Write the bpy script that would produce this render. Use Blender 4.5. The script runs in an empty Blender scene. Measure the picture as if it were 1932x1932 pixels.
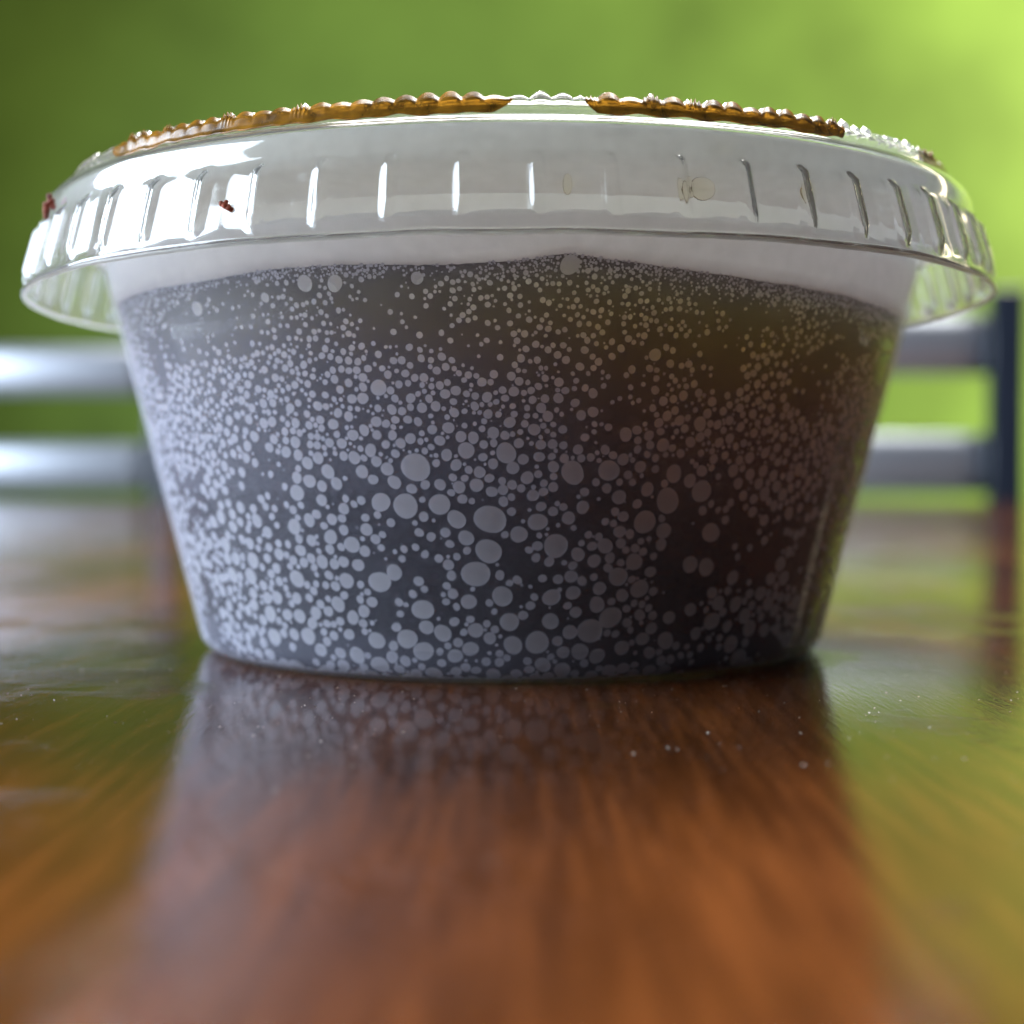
import bpy, bmesh, math, random
from mathutils import Vector, noise, Matrix
random.seed(11)
S = bpy.context.scene
COL = S.collection
R = 0.039                      # lid radius in metres; the cup's profiles below are in units of R
PI = math.pi

# ---------------------------------------------------------------- camera
CAM = Vector((0.0, -0.11973, 0.0140))
PITCH = math.radians(1.42)
F = 2659.0 / 1932.0
cd = bpy.data.cameras.new('camera')
cam = bpy.data.objects.new('camera', cd); COL.objects.link(cam)
cam.location = CAM
cam.rotation_euler = (PI / 2 - PITCH, 0, 0)
cd.sensor_width = 36; cd.lens = 36 * F
cd.clip_start = 0.002; cd.clip_end = 60
cd.dof.use_dof = True
cd.dof.focus_distance = 0.0865
cd.dof.aperture_fstop = 26
cd.dof.aperture_blades = 0
S.camera = cam

# ---------------------------------------------------------------- world, lamps, exposure
w = bpy.data.worlds.new('World'); S.world = w; w.use_nodes = True
bg = w.node_tree.nodes['Background']
bg.inputs[0].default_value = (0.72, 0.74, 0.76, 1); bg.inputs[1].default_value = 0.11
S.view_settings.view_transform = 'Standard'; S.view_settings.look = 'None'
S.view_settings.gamma = 1; S.view_settings.exposure = 0.0

def area(name, loc, target, sx, sy, power, color, spread=180):
    l = bpy.data.lights.new(name, 'AREA'); l.shape = 'RECTANGLE'; l.size = sx; l.size_y = sy
    l.energy = power; l.color = color; l.spread = math.radians(spread)
    o = bpy.data.objects.new(name, l); COL.objects.link(o); o.location = loc
    o.rotation_euler = (Vector(target) - Vector(loc)).to_track_quat('-Z', 'Y').to_euler()
    return o
area('window_light', (-1.10, -0.03, 0.36), (0, 0, 0.03), 1.0, 0.8, 38, (0.74, 0.86, 1.0), 160)
area('wall_light', (1.50, 1.20, 0.70), (0.9, 2.0, 0.25), 0.5, 0.9, 19.5, (1.0, 0.86, 0.62))
area('ceiling_light', (0.10, 0.80, 1.15), (0, 0, 0.03), 0.9, 0.7, 16.0, (1.0, 0.97, 0.92), 90)

cy = S.cycles
cy.max_bounces = 24; cy.transmission_bounces = 20; cy.transparent_max_bounces = 40
cy.diffuse_bounces = 6; cy.glossy_bounces = 8; cy.volume_bounces = 2
cy.sample_clamp_indirect = 6.0
cy.caustics_reflective = True; cy.caustics_refractive = True
cy.blur_glossy = 0.3

# ---------------------------------------------------------------- node helpers
def mat(name):
    m = bpy.data.materials.new(name); m.use_nodes = True
    nt = m.node_tree; nt.nodes.clear()
    out = nt.nodes.new('ShaderNodeOutputMaterial')
    return m, nt, out
def N(nt, t, **kw):
    n = nt.nodes.new(t)
    for k, v in kw.items():
        if isinstance(k, str) and hasattr(n, k): setattr(n, k, v)
    return n
def L(nt, a, b): nt.links.new(a, b)
def noise_tex(nt, scale, detail=4, stretch=None, rough=0.55, coord='Object'):
    tc = N(nt, 'ShaderNodeTexCoord'); mp = N(nt, 'ShaderNodeMapping')
    if stretch: mp.inputs['Scale'].default_value = stretch
    t = N(nt, 'ShaderNodeTexNoise'); t.inputs['Scale'].default_value = scale
    t.inputs['Detail'].default_value = detail; t.inputs['Roughness'].default_value = rough
    L(nt, tc.outputs[coord], mp.inputs[0]); L(nt, mp.outputs[0], t.inputs['Vector'])
    return t
def ramp(nt, src, stops):
    r = N(nt, 'ShaderNodeValToRGB'); L(nt, src, r.inputs[0])
    e = r.color_ramp.elements
    while len(e) < len(stops): e.new(0.5)
    for i, (p, c) in enumerate(stops):
        e[i].position = p; e[i].color = (*c, 1) if len(c) == 3 else c
    return r
def bump(nt, src, strength, dist, prev=None):
    b = N(nt, 'ShaderNodeBump'); b.inputs['Strength'].default_value = strength; b.inputs['Distance'].default_value = dist
    L(nt, src, b.inputs['Height'])
    if prev: L(nt, prev.outputs[0], b.inputs['Normal'])
    return b
def principled(name, color, rough=0.5, metal=0.0, spec=0.5, coat=0.0, trans=0.0, ior=1.45, nscale=None, namp=0.12, bumpd=None):
    m, nt, out = mat(name)
    p = N(nt, 'ShaderNodeBsdfPrincipled'); L(nt, p.outputs[0], out.inputs[0])
    p.inputs['Base Color'].default_value = (*color, 1); p.inputs['Roughness'].default_value = rough
    p.inputs['Metallic'].default_value = metal; p.inputs['Specular IOR Level'].default_value = spec
    p.inputs['Coat Weight'].default_value = coat; p.inputs['Coat Roughness'].default_value = 0.05
    p.inputs['Transmission Weight'].default_value = trans; p.inputs['IOR'].default_value = ior
    if nscale:
        t = noise_tex(nt, nscale)
        r = ramp(nt, t.outputs[0], [(0.3, tuple(c * (1 - namp) for c in color)), (0.7, tuple(min(1, c * (1 + namp)) for c in color))])
        L(nt, r.outputs[0], p.inputs['Base Color'])
        if bumpd:
            b = bump(nt, t.outputs[0], 0.5, bumpd); L(nt, b.outputs[0], p.inputs['Normal'])
    return m

# ---- varnished wood
def make_wood():
    m, nt, out = mat('varnished_wood')
    p = N(nt, 'ShaderNodeBsdfPrincipled'); L(nt, p.outputs[0], out.inputs[0])
    g1 = noise_tex(nt, 60, 6, (1, 0.10, 1), 0.6)
    g2 = noise_tex(nt, 1300, 6, (1, 0.05, 1), 0.7)
    g3 = noise_tex(nt, 30, 3, (1, 0.5, 1))
    a = N(nt, 'ShaderNodeMath', operation='MULTIPLY_ADD'); L(nt, g1.outputs[0], a.inputs[0]); a.inputs[1].default_value = 0.38
    b = N(nt, 'ShaderNodeMath', operation='MULTIPLY'); L(nt, g2.outputs[0], b.inputs[0]); b.inputs[1].default_value = 0.42
    c = N(nt, 'ShaderNodeMath', operation='MULTIPLY_ADD'); L(nt, g3.outputs[0], c.inputs[0]); c.inputs[1].default_value = 0.2; L(nt, b.outputs[0], c.inputs[2])
    L(nt, c.outputs[0], a.inputs[2])
    r = ramp(nt, a.outputs[0], [(0.36, (0.014, 0.0045, 0.0015)), (0.50, (0.072, 0.022, 0.0058)), (0.64, (0.17, 0.052, 0.013))])
    L(nt, r.outputs[0], p.inputs['Base Color'])
    p.inputs['Roughness'].default_value = 0.35
    p.inputs['Coat Weight'].default_value = 1.0; p.inputs['Specular IOR Level'].default_value = 0.0
    p.inputs['Coat IOR'].default_value = 1.42
    # hairline scratches and pores in the varnish, wear patches
    sc1 = noise_tex(nt, 3200, 3, (1, 0.09, 1), 0.7)
    sc2 = noise_tex(nt, 2600, 4, (0.15, 1, 1), 0.7)
    w1 = noise_tex(nt, 75, 3)
    mk = ramp(nt, w1.outputs[0], [(0.55, (0, 0, 0)), (0.68, (1, 1, 1))])
    mul = N(nt, 'ShaderNodeMath', operation='MULTIPLY'); L(nt, sc2.outputs[0], mul.inputs[0]); L(nt, mk.outputs[0], mul.inputs[1])
    b1 = bump(nt, sc1.outputs[0], 0.45, 0.00003)
    b2 = bump(nt, mul.outputs[0], 0.6, 0.00008, b1)
    w2 = noise_tex(nt, 14, 2)
    b3 = bump(nt, w2.outputs[0], 0.3, 0.00015, b2)
    L(nt, b2.outputs[0], p.inputs['Coat Normal']); L(nt, b2.outputs[0], p.inputs['Normal'])
    rr = ramp(nt, w1.outputs[0], [(0.3, (0.05,) * 3), (0.7, (0.12,) * 3)])
    L(nt, rr.outputs[0], p.inputs['Coat Roughness'])
    return m
WOOD = make_wood()
WALLM = principled('lime_wall_paint', (0.35, 0.60, 0.095), 0.6, nscale=2.6, namp=0.3)
FLOORM = principled('grey_floor', (0.20, 0.18, 0.15), 0.5, nscale=3)
NAVY = principled('navy_powder_coat', (0.012, 0.018, 0.032), 0.35, coat=0.3, nscale=40)
SILVER = principled('satin_aluminium', (0.60, 0.64, 0.72), 0.42, metal=0.85, nscale=30, namp=0.04)

# ---- frosted polypropylene: partly see-through, partly scattering
def make_frost():
    m, nt, out = mat('frosted_polypropylene')
    tr = N(nt, 'ShaderNodeBsdfTransparent'); tr.inputs[0].default_value = (0.98, 0.98, 0.98, 1)
    d = N(nt, 'ShaderNodeBsdfDiffuse'); d.inputs[0].default_value = (0.66, 0.70, 0.94, 1)
    t = N(nt, 'ShaderNodeBsdfTranslucent'); t.inputs[0].default_value = (0.80, 0.80, 0.86, 1)
    mx = N(nt, 'ShaderNodeMixShader'); mx.inputs[0].default_value = 0.55
    L(nt, d.outputs[0], mx.inputs[1]); L(nt, t.outputs[0], mx.inputs[2])
    m2 = N(nt, 'ShaderNodeMixShader'); 
    lw = N(nt, 'ShaderNodeLayerWeight'); lw.inputs[0].default_value = 0.35
    nz = noise_tex(nt, 260, 2)
    k = N(nt, 'ShaderNodeMath', operation='MULTIPLY_ADD'); L(nt, nz.outputs[0], k.inputs[0]); k.inputs[1].default_value = 0.04; k.inputs[2].default_value = 0.085
    k2 = N(nt, 'ShaderNodeMath', operation='MULTIPLY_ADD'); L(nt, lw.outputs['Facing'], k2.inputs[0]); k2.inputs[1].default_value = 0.06; L(nt, k.outputs[0], k2.inputs[2])
    k2.use_clamp = True
    L(nt, k2.outputs[0], m2.inputs[0])
    L(nt, tr.outputs[0], m2.inputs[1]); L(nt, mx.outputs[0], m2.inputs[2])
    g = N(nt, 'ShaderNodeBsdfGlossy'); g.inputs['Roughness'].default_value = 0.42; g.inputs[0].default_value = (1, 1, 1, 1)
    lf = N(nt, 'ShaderNodeLayerWeight'); lf.inputs[0].default_value = 0.5
    fp = N(nt, 'ShaderNodeMath', operation='POWER'); L(nt, lf.outputs['Facing'], fp.inputs[0]); fp.inputs[1].default_value = 4.0
    fm = N(nt, 'ShaderNodeMath', operation='MULTIPLY_ADD'); L(nt, fp.outputs[0], fm.inputs[0]); fm.inputs[1].default_value = 0.10; fm.inputs[2].default_value = 0.02
    m3 = N(nt, 'ShaderNodeMixShader'); L(nt, fm.outputs[0], m3.inputs[0]); L(nt, m2.outputs[0], m3.inputs[1]); L(nt, g.outputs[0], m3.inputs[2])
    L(nt, m3.outputs[0], out.inputs[0])
    return m
FROST = make_frost()

def make_bubble(name, c, a):
    m, nt, out = mat(name)
    d = N(nt, 'ShaderNodeBsdfDiffuse'); t = N(nt, 'ShaderNodeBsdfTranslucent')
    nz = noise_tex(nt, 900, 3)
    r = ramp(nt, nz.outputs[0], [(0.3, tuple(x * 0.9 for x in c)), (0.7, c)])
    L(nt, r.outputs[0], d.inputs[0]); L(nt, r.outputs[0], t.inputs[0])
    mx = N(nt, 'ShaderNodeMixShader'); mx.inputs[0].default_value = 0.4
    L(nt, d.outputs[0], mx.inputs[1]); L(nt, t.outputs[0], mx.inputs[2])
    tr = N(nt, 'ShaderNodeBsdfTransparent')
    m2 = N(nt, 'ShaderNodeMixShader'); m2.inputs[0].default_value = a
    L(nt, tr.outputs[0], m2.inputs[1]); L(nt, mx.outputs[0], m2.inputs[2])
    L(nt, m2.outputs[0], out.inputs[0])
    return m
BUB = make_bubble('bubble_film', (0.72, 0.73, 0.82), 0.60)
DRY = make_bubble('dry_frosted_surface', (0.92, 0.93, 0.93), 0.88)

def make_liquid(name, sig, rough=0.0, ior=1.33):
    m, nt, out = mat(name)
    g = N(nt, 'ShaderNodeBsdfPrincipled')
    g.inputs['Base Color'].default_value = (1, 1, 1, 1); g.inputs['Transmission Weight'].default_value = 1.0
    g.inputs['IOR'].default_value = ior; g.inputs['Roughness'].default_value = rough
    L(nt, g.outputs[0], out.inputs[0])
    v = N(nt, 'ShaderNodeVolumeAbsorption'); dn = max(sig) * 1.05
    v.inputs[0].default_value = (*[1 - s / dn for s in sig], 1); v.inputs[1].default_value = dn
    L(nt, v.outputs[0], out.inputs['Volume'])
    return m
SAUCE = make_liquid('dark_brown_sauce', (165, 250, 850), 0.08, 1.12)
AMBER = make_liquid('amber_sauce_droplet', (180, 420, 1500), 0.1)
FILM = principled('amber_sauce_film', (0.27, 0.125, 0.011), 0.25, trans=0.45, ior=1.36, nscale=700, namp=0.6)

def make_pet(name, milk):
    m, nt, out = mat(name)
    p = N(nt, 'ShaderNodeBsdfPrincipled')
    p.inputs['Base Color'].default_value = (0.98, 0.99, 0.975, 1)
    p.inputs['Transmission Weight'].default_value = 1.0; p.inputs['IOR'].default_value = 1.5
    p.inputs['Roughness'].default_value = 0.05
    nz = noise_tex(nt, 160, 3)
    b = bump(nt, nz.outputs[0], 0.25, 0.00012); L(nt, b.outputs[0], p.inputs['Normal'])
    t = N(nt, 'ShaderNodeBsdfTranslucent'); t.inputs[0].default_value = (0.95, 0.94, 0.90, 1)
    mx = N(nt, 'ShaderNodeMixShader'); mx.inputs[0].default_value = milk
    L(nt, p.outputs[0], mx.inputs[1]); L(nt, t.outputs[0], mx.inputs[2])
    L(nt, mx.outputs[0], out.inputs[0])
    return m
PET = make_pet('clear_pet_plastic', 0.045); EDGE = make_pet('pet_cut_edge', 0.45)
CRUMB = principled('dried_red_crumb', (0.30, 0.07, 0.035), 0.6, nscale=1500, namp=0.6)
DUST = principled('pale_dust', (0.8, 0.74, 0.66), 0.5, nscale=2000, namp=0.2)

# ---------------------------------------------------------------- object helpers
def link_mesh(name, verts, faces, m, parent=None, smooth=True):
    me = bpy.data.meshes.new(name); me.from_pydata(verts, [], faces); me.validate(); me.update()
    if smooth: me.polygons.foreach_set('use_smooth', [True] * len(me.polygons))
    me.materials.append(m)
    o = bpy.data.objects.new(name, me); COL.objects.link(o)
    if parent: o.parent = parent
    return o
def from_bm(name, bm, m, parent=None, smooth=False):
    me = bpy.data.meshes.new(name); bm.to_mesh(me); bm.free()
    if smooth: me.polygons.foreach_set('use_smooth', [True] * len(me.polygons))
    me.materials.append(m)
    o = bpy.data.objects.new(name, me); COL.objects.link(o)
    if parent: o.parent = parent
    return o
def empty(name, loc=(0, 0, 0), parent=None, rot=(0, 0, 0)):
    o = bpy.data.objects.new(name, None); COL.objects.link(o); o.location = loc; o.rotation_euler = rot
    o.empty_display_size = 0.01
    if parent: o.parent = parent
    return o
def tag(o, label=None, cat=None, group=None, kind=None):
    for k, v in (('label', label), ('category', cat), ('group', group), ('kind', kind)):
        if v: o[k] = v
    return o
def box(bm, x0, x1, y0, y1, z0, z1, bev=0.0):
    r = bmesh.ops.create_cube(bm, size=1)
    vs = r['verts']
    for v in vs: v.co = Vector((x0 + (v.co.x + .5) * (x1 - x0), y0 + (v.co.y + .5) * (y1 - y0), z0 + (v.co.z + .5) * (z1 - z0)))
    if bev:
        es = {e for v in vs for e in v.link_edges}
        bmesh.ops.bevel(bm, geom=list(es), offset=bev, segments=3, affect='EDGES', profile=0.6)

# ---------------------------------------------------------------- setting
bm = bmesh.new(); box(bm, -4, 4, 2.05, 2.15, -0.74, 2.2)
tag(from_bm('wall', bm, WALLM), kind='structure')
bm = bmesh.new(); box(bm, -4, 4, -1.2, 2.045, -0.78, -0.74)
tag(from_bm('floor', bm, FLOORM), kind='structure')

# ---- table
table = tag(empty('dining_table', (0, 0.15, -0.74)), 'glossy dark reddish brown wooden table carrying the lidded cup', 'table')
bm = bmesh.new(); box(bm, -0.75, 0.75, -0.60, 0.52, 0.712, 0.74, 0.004)
from_bm('tabletop', bm, WOOD, table)
for sx in (-1, 1):
    for sy in (-0.52, 0.44):
        bm = bmesh.new(); box(bm, sx * 0.66 - .03, sx * 0.66 + .03, sy - .03, sy + .03, 0.001, 0.711, 0.003)
        from_bm('leg', bm, WOOD, table)

# ---- ladder-back chairs beyond the table
def chair(loc, rz, label):
    c = tag(empty('dining_chair', loc, rot=(0, 0, rz)), label, 'chair', 'ladder-back chairs beyond the table')
    H = 0.74 + 0.127
    for s in (-1, 1):
        bm = bmesh.new(); box(bm, s * 0.2 - .0105, s * 0.2 + .0105, -.012, .012, 0, H, 0.003)
        from_bm('back_post', bm, NAVY, c)
        bm = bmesh.new(); box(bm, s * 0.19 - .012, s * 0.19 + .012, .36, .384, 0, .44, 0.003)
        from_bm('leg', bm, NAVY, c)
    for z in (0.094, 0.022, -0.05, -0.12, -0.19):
        vs = []; fs = []; n = 24; prof = []
        for k in range(8):
            a = PI / 4 * k + PI / 8
            prof.append((0.0055 * math.cos(a) * 1.0, 0.0195 * max(-.92, min(.92, math.sin(a) * 1.1))))
        for i in range(n + 1):
            u = i / n * 2 - 1; x = u * 0.189; y = -0.030 * (1 - u * u)
            for a, b in prof: vs.append((x, y + a, 0.74 + z + b))
        for i in range(n):
            for k in range(8):
                fs.append((i * 8 + k, i * 8 + (k + 1) % 8, (i + 1) * 8 + (k + 1) % 8, (i + 1) * 8 + k))
        fs.append(tuple(range(7, -1, -1))); fs.append(tuple(n * 8 + k for k in range(8)))
        link_mesh('slat', vs, fs, SILVER, c)
    bm = bmesh.new(); box(bm, -0.2, 0.2, 0.013, 0.40, 0.441, 0.465, 0.006)
    from_bm('seat', bm, NAVY, c)
    return c
chair((-0.263 - 0.2 * math.cos(math.radians(7)), 0.955 + 0.2 * math.sin(math.radians(7)), -0.74), math.radians(-7), 'metal slatted chair at the left edge of the picture beyond the table')
chair((0.2990 - 0.2 * math.cos(math.radians(14)), 0.735 + 0.2 * math.sin(math.radians(14)), -0.74), math.radians(-14), 'metal slatted chair whose dark post stands right of the cup')

# ---------------------------------------------------------------- the cup
cup = tag(empty('portion_cup', (0, 0, 0)), 'frosted plastic portion cup of dark bubbly sauce under a clear ribbed lid', 'cup')
CUPC = Vector((0.0, 0.0, 0.0))

def revolve(name, prof, n, m, parent, disp=None, closed=True):
    """prof: list of (r,z) in units of R; disp(theta, i, r, z) -> (r, z)"""
    vs = []; fs = []; k = len(prof)
    for j in range(n):
        t = 2 * PI * j / n; ct, st = math.sin(t), -math.cos(t)       # theta 0 faces the camera, grows to the right
        for i, (r, z) in enumerate(prof):
            if disp: r, z = disp(t, i, r, z)
            vs.append((r * R * ct, r * R * st, z * R))
    for j in range(n):
        j2 = (j + 1) % n
        for i in range(k if closed else k - 1):
            i2 = (i + 1) % k
            fs.append((j * k + i, j2 * k + i, j2 * k + i2, j * k + i2))
    return link_mesh(name, vs, fs, m, parent)

# cup body: outer then inner outline, closed at the axis with a tiny hole-free ring
def wall_r(z):                       # outer wall radius at height z (units of R)
    return 0.663 + (z - 0.029) * (0.856 - 0.663) / 0.75
T = 0.0110                           # wall thickness
ACX, ACZ = 0.6191, 0.0470                 # centre of the rounded bottom corner
def arc(rad, a0, a1, k): return [(ACX + rad * math.cos(math.radians(a0 + (a1 - a0) * i / k)), ACZ + rad * math.sin(math.radians(a0 + (a1 - a0) * i / k))) for i in range(k + 1)]
outer = [(0.004, 0.014), (0.50, 0.014), (0.570, 0.010), (0.590, 0.003)] + arc(0.0470, -98, -12, 9)
outer += [(wall_r(z), z) for z in (0.1, 0.2, 0.3, 0.4, 0.5, 0.6, 0.7, 0.779)]
outer += [(0.863, 0.800), (0.872, 0.815), (0.905, 0.824), (0.930, 0.830), (0.9415, 0.838), (0.9440, 0.850), (0.9440, 0.868), (0.9415, 0.885), (0.9320, 0.8940), (0.9100, 0.8960), (0.8900, 0.8930), (0.8700, 0.8840)]
inner_w = [(0.8600, 0.8700)]
def off(z, d=T): return wall_r(z) - d
innerp = [(0.860, 0.848), (0.859, 0.80)] 
innerp = [(0.856, 0.840)] + [(off(z), z) for z in (0.779, 0.7, 0.6, 0.5, 0.4, 0.3, 0.2, 0.1, 0.045)]
innerp = innerp[:-1] + arc(0.0422, -12, -92, 7) + [(0.600, 0.0052), (0.580, 0.0100), (0.562, 0.019), (0.545, 0.025), (0.50, 0.027), (0.004, 0.027)]
# keep the lip simple: outer lip joins the inner wall over the top
prof = outer + inner_w + innerp
body = revolve('cup_body', prof, 160, FROST, cup)
body.data.materials.append(DRY)                 # the rolled lip is frosted on both faces and dry
lip0 = next(i for i, (r, z) in enumerate(prof) if z >= 0.80); lip1 = len(prof) - len(innerp)
for k, f in enumerate(body.data.polygons):
    if lip0 <= k % len(prof) <= lip1: f.material_index = 1

# inner wall path used for the sauce and the bubbles: arc-length parametrised
PATH = [(0.590, 0.0060)] + arc(0.0412, -90, -12, 7) + [(off(0.779), 0.779)]
seg = [0]
for a, b in zip(PATH, PATH[1:]): seg.append(seg[-1] + math.hypot(b[0] - a[0], b[1] - a[1]))
def path_at(s, inset=0.0):
    s = max(0, min(seg[-1] - 1e-6, s))
    i = 0
    while seg[i + 1] < s: i += 1
    f = (s - seg[i]) / (seg[i + 1] - seg[i]); a, b = PATH[i], PATH[i + 1]
    r = a[0] + (b[0] - a[0]) * f; z = a[1] + (b[1] - a[1]) * f
    def tn(i):
        a, b = PATH[i], PATH[i + 1]; l = math.hypot(b[0] - a[0], b[1] - a[1]); return ((b[0] - a[0]) / l, (b[1] - a[1]) / l)
    t = tn(i)
    if f < .5 and i > 0: u = tn(i - 1); k = .5 - f; t = (t[0] * (1 - k) + u[0] * k, t[1] * (1 - k) + u[1] * k)
    if f > .5 and i < len(PATH) - 2: u = tn(i + 1); k = f - .5; t = (t[0] * (1 - k) + u[0] * k, t[1] * (1 - k) + u[1] * k)
    l = math.hypot(*t); nx, nz = -t[1] / l, t[0] / l            # inward normal
    return r + nx * inset, z + nz * inset
def s_of_z(z):                                                   # on the straight wall
    return seg[-2] + (z - PATH[-2][1]) / (PATH[-1][1] - PATH[-2][1]) * (seg[-1] - seg[-2])
def pos(s, th, inset):
    r, z = path_at(s, inset); return Vector((r * R * math.sin(th), -r * R * math.cos(th), z * R))

# liquid line: height of the sauce against the wall, by angle
line_px = [(-180, 0.0), (-75, 0.004), (-60, 0.002), (-40, 0.0), (-28, 0.006), (-22, 0.006), (-8, 0.0), (0, 0.004), (6, 0.016), (12, 0.008), (18, 0.0),
           (24, -0.006), (32, -0.012), (42, -0.017), (54, -0.023), (72, -0.028), (100, -0.02), (140, -0.01), (180, 0.0)]
def liq(th):
    d = math.degrees((th + PI) % (2 * PI) - PI)
    for (a, u), (b, v) in zip(line_px, line_px[1:]):
        if a <= d <= b:
            f = (d - a) / (b - a); f = f * f * (3 - 2 * f); return 0.700 + u + (v - u) * f + 0.0018 * noise.noise(Vector((d * .35, 0, 3))) + 0.0014 * noise.noise(Vector((d * 1.1, 0, 5)))
    return 0.70
GAP = 0.0030                          # sauce surface sits this far inside the wall path
n = 480; rows = []
ss = list(seg[:-1]) + [None] * 6; NS = len(seg) - 1
vs = []; fs = []
K = len(ss)
for j in range(n):
    t = 2 * PI * j / n; zt = liq(t)
    for i, s in enumerate(ss):
        if s is None:
            s = seg[-2] + (s_of_z(zt) - seg[-2]) * (i - NS + 1) / 6
        vs.append(pos(s, t, GAP))
    rt, _ = path_at(s_of_z(zt), GAP)
    for q, (fr, drop) in enumerate(((0.965, 0.007), (0.90, 0.010), (0.5, 0.010))):
        zz = zt * (1 - q / 3) + 0.700 * (q / 3) - drop
        vs.append((rt * fr * R * math.sin(t), -rt * fr * R * math.cos(t), zz * R))
K2 = K + 3
for j in range(n):
    j2 = (j + 1) % n
    for i in range(K2 - 1): fs.append((j * K2 + i, j2 * K2 + i, j2 * K2 + i + 1, j * K2 + i + 1))
cb = len(vs); vs.append((0, 0, 0.0300 * R)); ct_ = len(vs); vs.append((0, 0, 0.690 * R))
# bottom ring a little above the cup floor
for j in range(n):
    t = 2 * PI * j / n
    vs.append((0.550 * R * math.sin(t), -0.550 * R * math.cos(t), 0.0295 * R))
b0 = ct_ + 1
for j in range(n):
    j2 = (j + 1) % n
    fs.append((j2 * K2, j * K2, b0 + j, b0 + j2)); fs.append((b0 + j2, b0 + j, cb)); fs.append((j * K2 + K2 - 1, j2 * K2 + K2 - 1, ct_))
sauce = link_mesh('sauce', [tuple(v) for v in vs], fs, SAUCE, cup)

# where the sauce does not wet the frosted inner face it scatters and reads white
vs = []; fs = []; n = 480; lv = 6
for j in range(n):
    t = 2 * PI * j / n; s0 = s_of_z(liq(t) - 0.003); s1 = s_of_z(0.835)
    for i in range(lv + 1): vs.append(tuple(pos(s0 + (s1 - s0) * i / lv, t, 0.0008)))
    for i in range(lv, -1, -1): vs.append(tuple(pos(s0 + (s1 - s0) * i / lv, t, 0.0022)))
k = 2 * (lv + 1)
for j in range(n):
    j2 = (j + 1) % n
    for i in range(k): fs.append((j * k + i, j2 * k + i, j2 * k + (i + 1) % k, j * k + (i + 1) % k))
link_mesh('dry_lining', vs, fs, DRY, cup)

# ---- rays from the photograph's pixel grid onto a surface of revolution (used once to read places off the photo)
def ray(px, py):
    x = (px - 966) / 2659; y = -(py - 966) / 2659
    d = Vector((x, 1, y)); d.rotate(Matrix.Rotation(-PITCH, 3, 'X')); return d.normalized()
def hit(px, py, rfun, z0, z1):
    d = ray(px, py); t = 0.04
    while t < 0.16:
        p = CAM + d * t; z = p.z / R
        if z0 <= z <= z1 and math.hypot(p.x, p.y) <= rfun(z) * R: return p
        t += 0.00004
    return None

# ---- bubbles against the wall
BIG = [(785,882,30),(925,980,31),(948,976,28),(922,1040,26),(940,1052,24),(898,1083,28),(718,1098,23),(766,955,26),(720,948,20),(830,952,22),(862,980,19),
 (563,1092,18),(562,930,17),(700,850,13),(770,1205,21),(713,1208,18),(799,1150,22),(1048,1030,25),(1014,985,19),(1062,1018,20),(1215,985,24),
 (1258,945,26),(1322,927,23),(1308,925,20),(1339,1005,21),(1339,1015,20),(1080,892,24),(1068,884,22),(1096,893,20),(1270,894,18),(1148,888,22),(955,855,21),(990,800,8),(880,850,17),
 (1112,1190,26),(1150,1165,23),(1013,1212,24),(1118,1192,24),(1165,1088,20),(1210,1205,14),(1195,1060,18),(1300,1065,18),(1330,1070,19),(1280,1076,19),
 (948,1125,21),(885,1135,16),(1040,1127,18),(1038,1172,17),(860,1000,16),(880,1015,16),(1340,1172,19),(1385,1140,16),(1420,942,11),(1500,1010,12),(1505,885,14),
 (372,583,15),(500,562,10),(575,535,17),(632,535,17),(787,525,13),(1075,500,20),(715,732,17),(685,752,12),(1230,1238,16),(1175,1275,14),(1112,1272,18),
 (1020,1273,16),(1260,1255,14),(930,1260,16),(815,1255,17),(905,1000,12),(1235,670,13),(1180,820,14),(1320,800,15),(1250,840,14),(1380,1090,15),(1440,1020,10),
 (645,1232,12),(620,1210,10),(668,1165,14),(545,1160,13),(500,1105,11),(640,1140,16),(610,1060,14),(590,1020,12),(650,1060,12),(690,1040,12),(650,1000,11),(745,1080,17),
 (620,890,15),(650,960,12),(745,910,14),(480,960,10),(455,985,10),(520,960,8),(1085,1155,12),(1130,1110,14),(1205,1160,12),(1260,1165,14),(1300,1150,14),(1310,1195,13)]
placed = []                                                      # (s, theta, radius in R units)
grid = {}
CELL = 0.06
def key(s, th): return (int(s / CELL), int(th * 0.78 / CELL))
def near_ok(s, th, r, k=0.98):
    cs, ctt = key(s, th)
    for a in range(cs - 1, cs + 2):
        for b in range(ctt - 1, ctt + 2):
            for (s2, t2, r2) in grid.get((a, b), ()):
                rr, _ = path_at((s + s2) / 2)
                if math.hypot(s - s2, (th - t2) * rr) < (r + r2) * k: return False
    return True
def add(s, th, r):
    placed.append((s, th, r)); grid.setdefault(key(s, th), []).append((s, th, r))
for (x, y, rad) in BIG:
    p = hit(x, y, lambda z: off(z) if z > 0.045 else 0.66, 0.02, 0.78)
    if p is None: continue
    th = math.atan2(p.x, -p.y); z = p.z / R
    s = s_of_z(z) if z > 0.046 else seg[5]
    dist = (p - CAM).length
    rad = 0.93 * rad / 2659 * dist / R
    if near_ok(s, th, rad, 0.86): add(s, th, rad)
smax = s_of_z(0.70)
classes = [(0.019, 130), (0.0155, 900), (0.0125, 2600), (0.010, 6000), (0.0080, 11000), (0.0062, 15000), (0.0045, 16000), (0.0030, 12000), (0.0018, 7000)]
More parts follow.
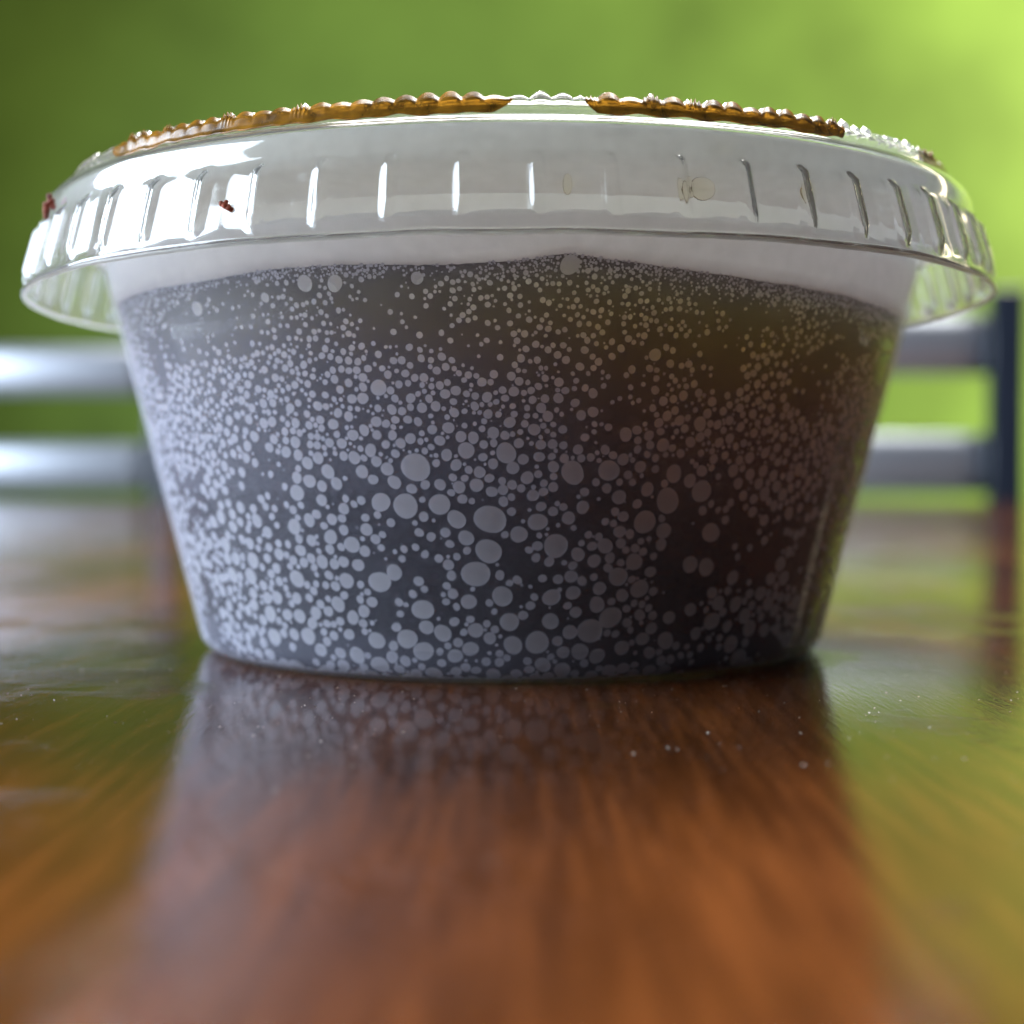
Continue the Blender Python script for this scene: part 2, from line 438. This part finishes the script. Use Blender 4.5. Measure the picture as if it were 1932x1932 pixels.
for rc, tries in classes:
    for _ in range(tries):
        th = random.uniform(-PI, PI); s = random.uniform(0.012, smax)
        _, z = path_at(s); u = z / 0.70
        r = rc * random.uniform(0.82, 1.15)
        # small bubbles high up, large ones low down
        lim = 0.0215 - 0.0163 * min(1, u * 1.12) 
        if r > lim: continue
        if r < 0.0062 and u < 0.55 and random.random() < 0.80: continue
        if r < 0.0030 and u < 0.9 and random.random() < 0.5: continue
        m_ = noise.noise(Vector((math.sin(th) * 5.2, math.cos(th) * 5.2, s * 6.5))) + 0.5 * noise.noise(Vector((math.sin(th) * 13, math.cos(th) * 13, s * 15)))
        dens = 0.21 - 0.26 * max(0, math.sin(th)) * (1.0 if u < 0.62 else 0) + (-0.22 if 0.80 < u and math.sin(th) < 0.5 else 0)
        if m_ < -dens and (rc > 0.0085 or random.random() > (0.25 if math.sin(th) < 0.2 else 0.10)): continue
        if z > liq(th) - 0.012 - r: continue
        if near_ok(s, th, r): add(s, th, r)
# froth of small bubbles along the liquid line
for _ in range(8000):
    th = random.uniform(-PI, PI); d = math.degrees(th)
    k = 0.25 + (1.0 if -4 < d < 90 else 0) + (0.6 if -32 < d < -14 else 0)
    if random.random() > k: continue
    depth = abs(random.gauss(0, 0.010 if d < -4 else 0.016))
    s = s_of_z(liq(th) - 0.0025 - depth); r = random.uniform(0.0014, 0.0036)
    if near_ok(s, th, r, 0.85): add(s, th, r)

def bubble_geo(s, th, r, nseg=12):
    vs = []; rr, _ = path_at(s)
    ph = random.uniform(0, 6.28); e = random.uniform(0, 0.10); ea = random.uniform(0, PI)
    front = 0.0008
    vs.append(pos(s, th, front))
    for k in range(nseg):
        a = 2 * PI * k / nseg
        q = r * (1 + e * math.cos(2 * (a - ea)) + 0.02 * math.sin(3 * a + ph))
        vs.append(pos(s + q * math.sin(a), th + q * math.cos(a) / rr, front))
    for k in range(nseg):
        a = 2 * PI * k / nseg
        vs.append(pos(s + .8 * r * math.sin(a), th + .8 * r * math.cos(a) / rr, front + 0.35 * r))
    vs.append(pos(s, th, front + 0.5 * r))
    fs = []; last = len(vs) - 1
    for k in range(nseg):
        k2 = (k + 1) % nseg
        fs.append((0, 1 + k2, 1 + k)); fs.append((1 + k, 1 + k2, 1 + nseg + k2, 1 + nseg + k)); fs.append((1 + nseg + k, 1 + nseg + k2, last))
    return vs, fs
# the 300 that show largest to the camera become parts of their own
def shown(b):
    s, th, r = b; p = pos(s, th, 0)
    nrm = Vector((math.sin(th), -math.cos(th), -0.2)).normalized(); v = (CAM - p)
    return r * r * max(0.0, nrm.dot(v.normalized())) / v.length_squared
placed.sort(key=shown, reverse=True)
for b in placed[:300]:
    vs, fs = bubble_geo(*b, nseg=16)
    c = pos(b[0], b[1], 0)
    o = link_mesh('bubble', [tuple(v - c) for v in vs], fs, BUB, sauce, smooth=False); o.location = c
vs = []; fs = []
for b in placed[300:]:
    v2, f2 = bubble_geo(*b, nseg=12 if b[2] > 0.006 else 8); o0 = len(vs)
    vs += [tuple(v) for v in v2]; fs += [tuple(i + o0 for i in f) for f in f2]
o = link_mesh('small_bubbles', vs, fs, BUB, sauce, smooth=False); o['kind'] = 'stuff'
print('bubbles', len(placed))

# ---------------------------------------------------------------- the lid
LT = 0.0075
NR = 56
LIDO = [  # outer face, flare edge upwards then over the shoulder and ring to the middle
 (1.0020, 0.7215), (0.9985, 0.7275), (0.9935, 0.7355), (0.9900, 0.745), (0.9865, 0.757), (0.9835, 0.768), (0.9810, 0.779), (0.9780, 0.790), (0.9750, 0.801),
 (0.9720, 0.812), (0.9690, 0.823), (0.9660, 0.833), (0.9630, 0.842), (0.9605, 0.849), (0.9590, 0.856), (0.9575, 0.868), (0.9560, 0.882),
 (0.9520, 0.893), (0.9450, 0.9010), (0.9350, 0.9050), (0.9240, 0.9070), (0.9190, 0.9100), (0.9165, 0.9180), (0.9140, 0.9270),
 (0.9080, 0.9345), (0.8980, 0.9380), (0.8880, 0.9360), (0.8800, 0.9290), (0.8740, 0.915), (0.8670, 0.900), (0.8560, 0.893), (0.846, 0.885), (0.838, 0.860),
 (0.832, 0.830), (0.826, 0.818), (0.812, 0.814), (0.70, 0.816), (0.40, 0.818), (0.004, 0.819)]
def inset(pr, d):
    out = []
    for i, (r, z) in enumerate(pr):
        a = pr[max(0, i - 1)]; b = pr[min(len(pr) - 1, i + 1)]
        tx, tz = b[0] - a[0], b[1] - a[1]; l = math.hypot(tx, tz)
        out.append((max(0.004, r - tz / l * d), z + tx / l * d))
    return out
def rib(th, z, sharp=1.0):
    """radial relief of the moulded ribs on the skirt"""
    ph = (th * NR / (2 * PI) + 0.10) % 1.0 - 0.5
    ph2 = ph + (z - 0.80) * 0.0
    w = 0.085
    ridge = math.exp(-(ph2 / w) ** 4)
    zt = max(0.0, min(1.0, (0.846 - z) / 0.010)) * max(0.0, min(1.0, (z - 0.737) / 0.014))
    # pleat: the skirt between two ribs leans, its crease runs diagonally
    q = (ph + 0.5) ; crease = 0.25 + 0.45 * (0.845 - z) / 0.11
    pl = (q / crease if q < crease else (1 - q) / (1 - crease))
    return zt * (0.0105 * ridge + 0.0040 * pl)
rnd = [random.random() for _ in range(400)]
def knurl(th):
    x = th * 165 / (2 * PI); i = int(math.floor(x)); f = x - i
    a = 0.35 + 0.65 * rnd[i % 165]
    sub = 0.40 * math.sin(x * 31.0) * (1 if rnd[(i + 50) % 165] > 0.72 else 0)
    return (a * math.sin(PI * f) ** 0.8 + sub * math.sin(PI * f)) 
nl = len(LIDO)
LIDI = inset(LIDO, LT)
def lid_disp(t, i, r, z):
    wob = 0.0012 * math.sin(2 * t + 1.0) + 0.0008 * math.sin(5 * t)
    back = i >= nl; ii = (2 * nl - 1 - i) if back else i
    z0 = LIDO[ii][1]
    if ii <= 14: r += rib(t, z0)
    if 24 <= ii <= 26: z += knurl(t) * (0.0125 if ii == 25 else 0.008) * (1 if not back else 0.3)
    if ii in (17, 18, 19): z += 0.0006 * noise.noise(Vector((math.sin(t) * 9, math.cos(t) * 9, ii)))
    if ii <= 2: z += 0.0022 * noise.noise(Vector((math.sin(t) * 7, math.cos(t) * 7, 1.3)))
    return r + wob * (0.3 if ii > 14 else 1), z
lid = revolve('lid', LIDO + LIDI[::-1], NR * 18, PET, cup, lid_disp)
lid.rotation_euler = (0, math.radians(-0.32), 0)     # sits a touch crooked
lid.location = (-0.00008, 0, 0)
# rolled bead along the flare edge
def bead_prof(r0, z0, a, b, k=10): return [(r0 + a * math.cos(2 * PI * i / k), z0 + b * math.sin(2 * PI * i / k)) for i in range(k)]
revolve('rim_bead', bead_prof(0.9975, 0.7175, 0.0048, 0.0034), 448, EDGE, lid,
        lambda t, i, r, z: (r + 0.0012 * math.sin(2 * t + 1) + 0.0008 * math.sin(5 * t), z + 0.0022 * noise.noise(Vector((math.sin(t) * 7, math.cos(t) * 7, 1.3))) + 0.0006 * noise.noise(Vector((math.sin(t) * 60, math.cos(t) * 60, 4)))))

# sauce caught in the raised ring of the lid
def ang_at(px, r=0.905):                       # angle on a circle of radius r whose image column is px
    k = (px - 966) / 2659; D = -CAM.y / R; best = 0; bd = 9
    for i in range(-9000, 9001):
        t = math.radians(i / 120)
        e = abs(r * math.sin(t) / (D - r * math.cos(t)) - k)
        if e < bd and r * math.cos(t) * D > r * r * .98: bd = e; best = t
    return best
def film(t0, t1):
    pr = [(0.9275, 0.9086), (0.9235, 0.9122), (0.9205, 0.9190), (0.9178, 0.9275), (0.9120, 0.9372), (0.9090, 0.9356), (0.9150, 0.9276), (0.9175, 0.9184), (0.9200, 0.9108), (0.9255, 0.9078)]
    k = len(pr); n = max(8, int((t1 - t0) * 420)); vs = []; fs = []
    for j in range(n + 1):
        t = t0 + (t1 - t0) * j / n
        hh = min(1.0, min(j, n - j) / (0.04 * n)) ** 0.6
        e = min(1, min(j, n - j) / 28 + 0.08) * (0.8 + 0.35 * noise.noise(Vector((t * 38, 0, 0))))
        for q, (r, z) in enumerate(pr):
            if q < 5:                                  # outer side: thickness e over the inner side
                r0, z0 = pr[9 - q]; r = r0 + (r - r0) * e; z = z0 + (z - z0) * e
            hz = hh * (0.92 + 0.16 * noise.noise(Vector((t * 25, 7, 0))))
            r = 0.9115 + (r - 0.9115) * (0.15 + 0.85 * hz); z = 0.9362 + (z - 0.9362) * min(1.0, hz)
            if q in (3, 4, 5): z += knurl(t) * (0.011 if q == 4 else 0.005) * hh
            vs.append((r * R * math.sin(t), -r * R * math.cos(t), z * R))
    for j in range(n):
        for i in range(k): fs.append((j * k + i, (j + 1) * k + i, (j + 1) * k + (i + 1) % k, j * k + (i + 1) % k))
    fs.append(tuple(range(k))); fs.append(tuple(n * k + i for i in reversed(range(k))))
    link_mesh('sauce_film', vs, fs, FILM, lid)
film(ang_at(235), ang_at(978)); film(ang_at(1108), ang_at(1590)); film(ang_at(1728), ang_at(1778))
film(math.radians(85), math.radians(265))

# droplets of sauce on the outside of the cup's lip, seen through the skirt
def lump(name, p, nrm, a, b, h, m, parent, seed=0, rough=0.0):
    bm = bmesh.new(); bmesh.ops.create_icosphere(bm, subdivisions=3, radius=1)
    q = nrm.to_track_quat('Z', 'Y')
    for v in bm.verts:
        k = 1 + rough * noise.noise(v.co * 1.7 + Vector((seed, 0, 0)))
        v.co = q @ Vector((v.co.x * a * k, v.co.y * b * k, v.co.z * h * k))
    o = from_bm(name, bm, m, parent, smooth=True); o.location = p; return o
lipr = lambda z: 0.9145 if z < 0.85 else 0.90
for (x, y, a, b) in ((1330, 360, .0011, .0009), (1300, 358, .0006, .0009), (1528, 368, .0008, .0008), (1374, 286, .0008, .0004), (1078, 350, .00035, .0008)):
    p = hit(x, y, lambda z: 0.926, 0.7, 0.9)
    if p: 
        nr = Vector((p.x, p.y, 0)).normalized()
        lump('droplet', p, nr, a * .8, b * .8, 0.0001, AMBER, lid)

# ---------------------------------------------------------------- crumbs and dust
def crumb(px, py, r, z0, z1, blobs, label):
    p = hit(px, py, r, z0, z1)
    if p is None: d = ray(px, py); p = CAM + d * 0.1105
    c = tag(empty('sauce_crumb', p), label, 'crumb')
    bm = bmesh.new()
    for (dx, dz, s) in blobs:
        rr = bmesh.ops.create_icosphere(bm, subdivisions=2, radius=s)
        for v in rr['verts']:
            v.co *= 1 + .35 * noise.noise(v.co * 5000 + Vector((dx * 9999, 0, 0)))
            v.co.y *= 0.7; v.co = v.co * 1.25 + Vector((dx * 1.3, -s * .8, dz * 1.2))
    me = bpy.data.meshes.new('sauce_crumb'); bm.to_mesh(me); bm.free(); me.materials.append(CRUMB)
    bpy.data.objects.remove(c)
    o = bpy.data.objects.new('sauce_crumb', me); COL.objects.link(o); o.location = p
    tag(o, label, 'crumb'); return o
skr = lambda z: 0.962 + (0.845 - z) * 0.25 if z > 0.74 else 1.0
mm = 0.001
crumb(424, 388, lambda z: skr(z) + .010, 0.73, 0.9, [(0, 0, .17 * mm), (.18 * mm, -.12 * mm, .17 * mm), (-.15 * mm, .08 * mm, .13 * mm), (.1 * mm, .18 * mm, .12 * mm), (.3 * mm, -.2 * mm, .12 * mm)],
      'small red brown crumb stuck between two ribs of the lid skirt')
crumb(93, 392, lambda z: skr(z) + .016, 0.73, 0.93, [(0.05 * mm, .65 * mm, .2 * mm), (.12 * mm, .35 * mm, .24 * mm), (-.1 * mm, .1 * mm, .22 * mm), (-.12 * mm, -.2 * mm, .22 * mm), (-.14 * mm, -.5 * mm, .18 * mm), (.22 * mm, .05 * mm, .2 * mm)],
      'long red brown crumb on the far left edge of the clear lid')
vs = []; fs = []
def speck(x, y, s):
    o0 = len(vs); a = random.uniform(0, PI); el = random.uniform(1, 2.6)
    pts = []
    for (u, v, h) in ((-1, 0, 0), (0, .6, 0), (1, 0, 0), (0, -.6, 0), (0, 0, .8), ):
        uu, vv = u * s * el, v * s
        pts.append((x + uu * math.cos(a) - vv * math.sin(a), y + uu * math.sin(a) + vv * math.cos(a), 0.00001 + h * s))
    vs.extend(pts); fs.extend([(o0, o0 + 1, o0 + 4), (o0 + 1, o0 + 2, o0 + 4), (o0 + 2, o0 + 3, o0 + 4), (o0 + 3, o0, o0 + 4), (o0 + 3, o0 + 2, o0 + 1, o0)])
def ground(px, py):
    d = ray(px, py); t = -CAM.z / d.z; return CAM + d * t
for (x, y, s) in ((575, 1331, .10), (569, 1334, .06), (1650, 1336, .10), (1640, 1345, .09), (1658, 1344, .09), (1634, 1350, .06), (1648, 1350, .05), (1370, 1294, .05), (110, 1392, .05), (60, 1312, .10), (40, 1312, .09),
                  (170, 1435, .06), (1195, 1422, .08), (1260, 1411, .11), (1030, 1415, .05), (395, 1335, .05), (700, 1385, .05), (627, 1355, .05), (530, 1305, .06), (1790, 1420, .05)):
    p = ground(x, y); speck(p.x, p.y, s * mm * 0.5)
for _ in range(1500):
    a = random.uniform(0, 2 * PI); d = abs(random.gauss(0.0, 0.028)) + 0.0262
    speck(d * math.cos(a), d * math.sin(a), random.choice((.010, .013, .018, .022, .032, .045)) * mm)
tag(link_mesh('dust_specks', vs, fs, DUST, smooth=False), 'pale dust specks scattered on the table around the cup', 'dust', kind='stuff')
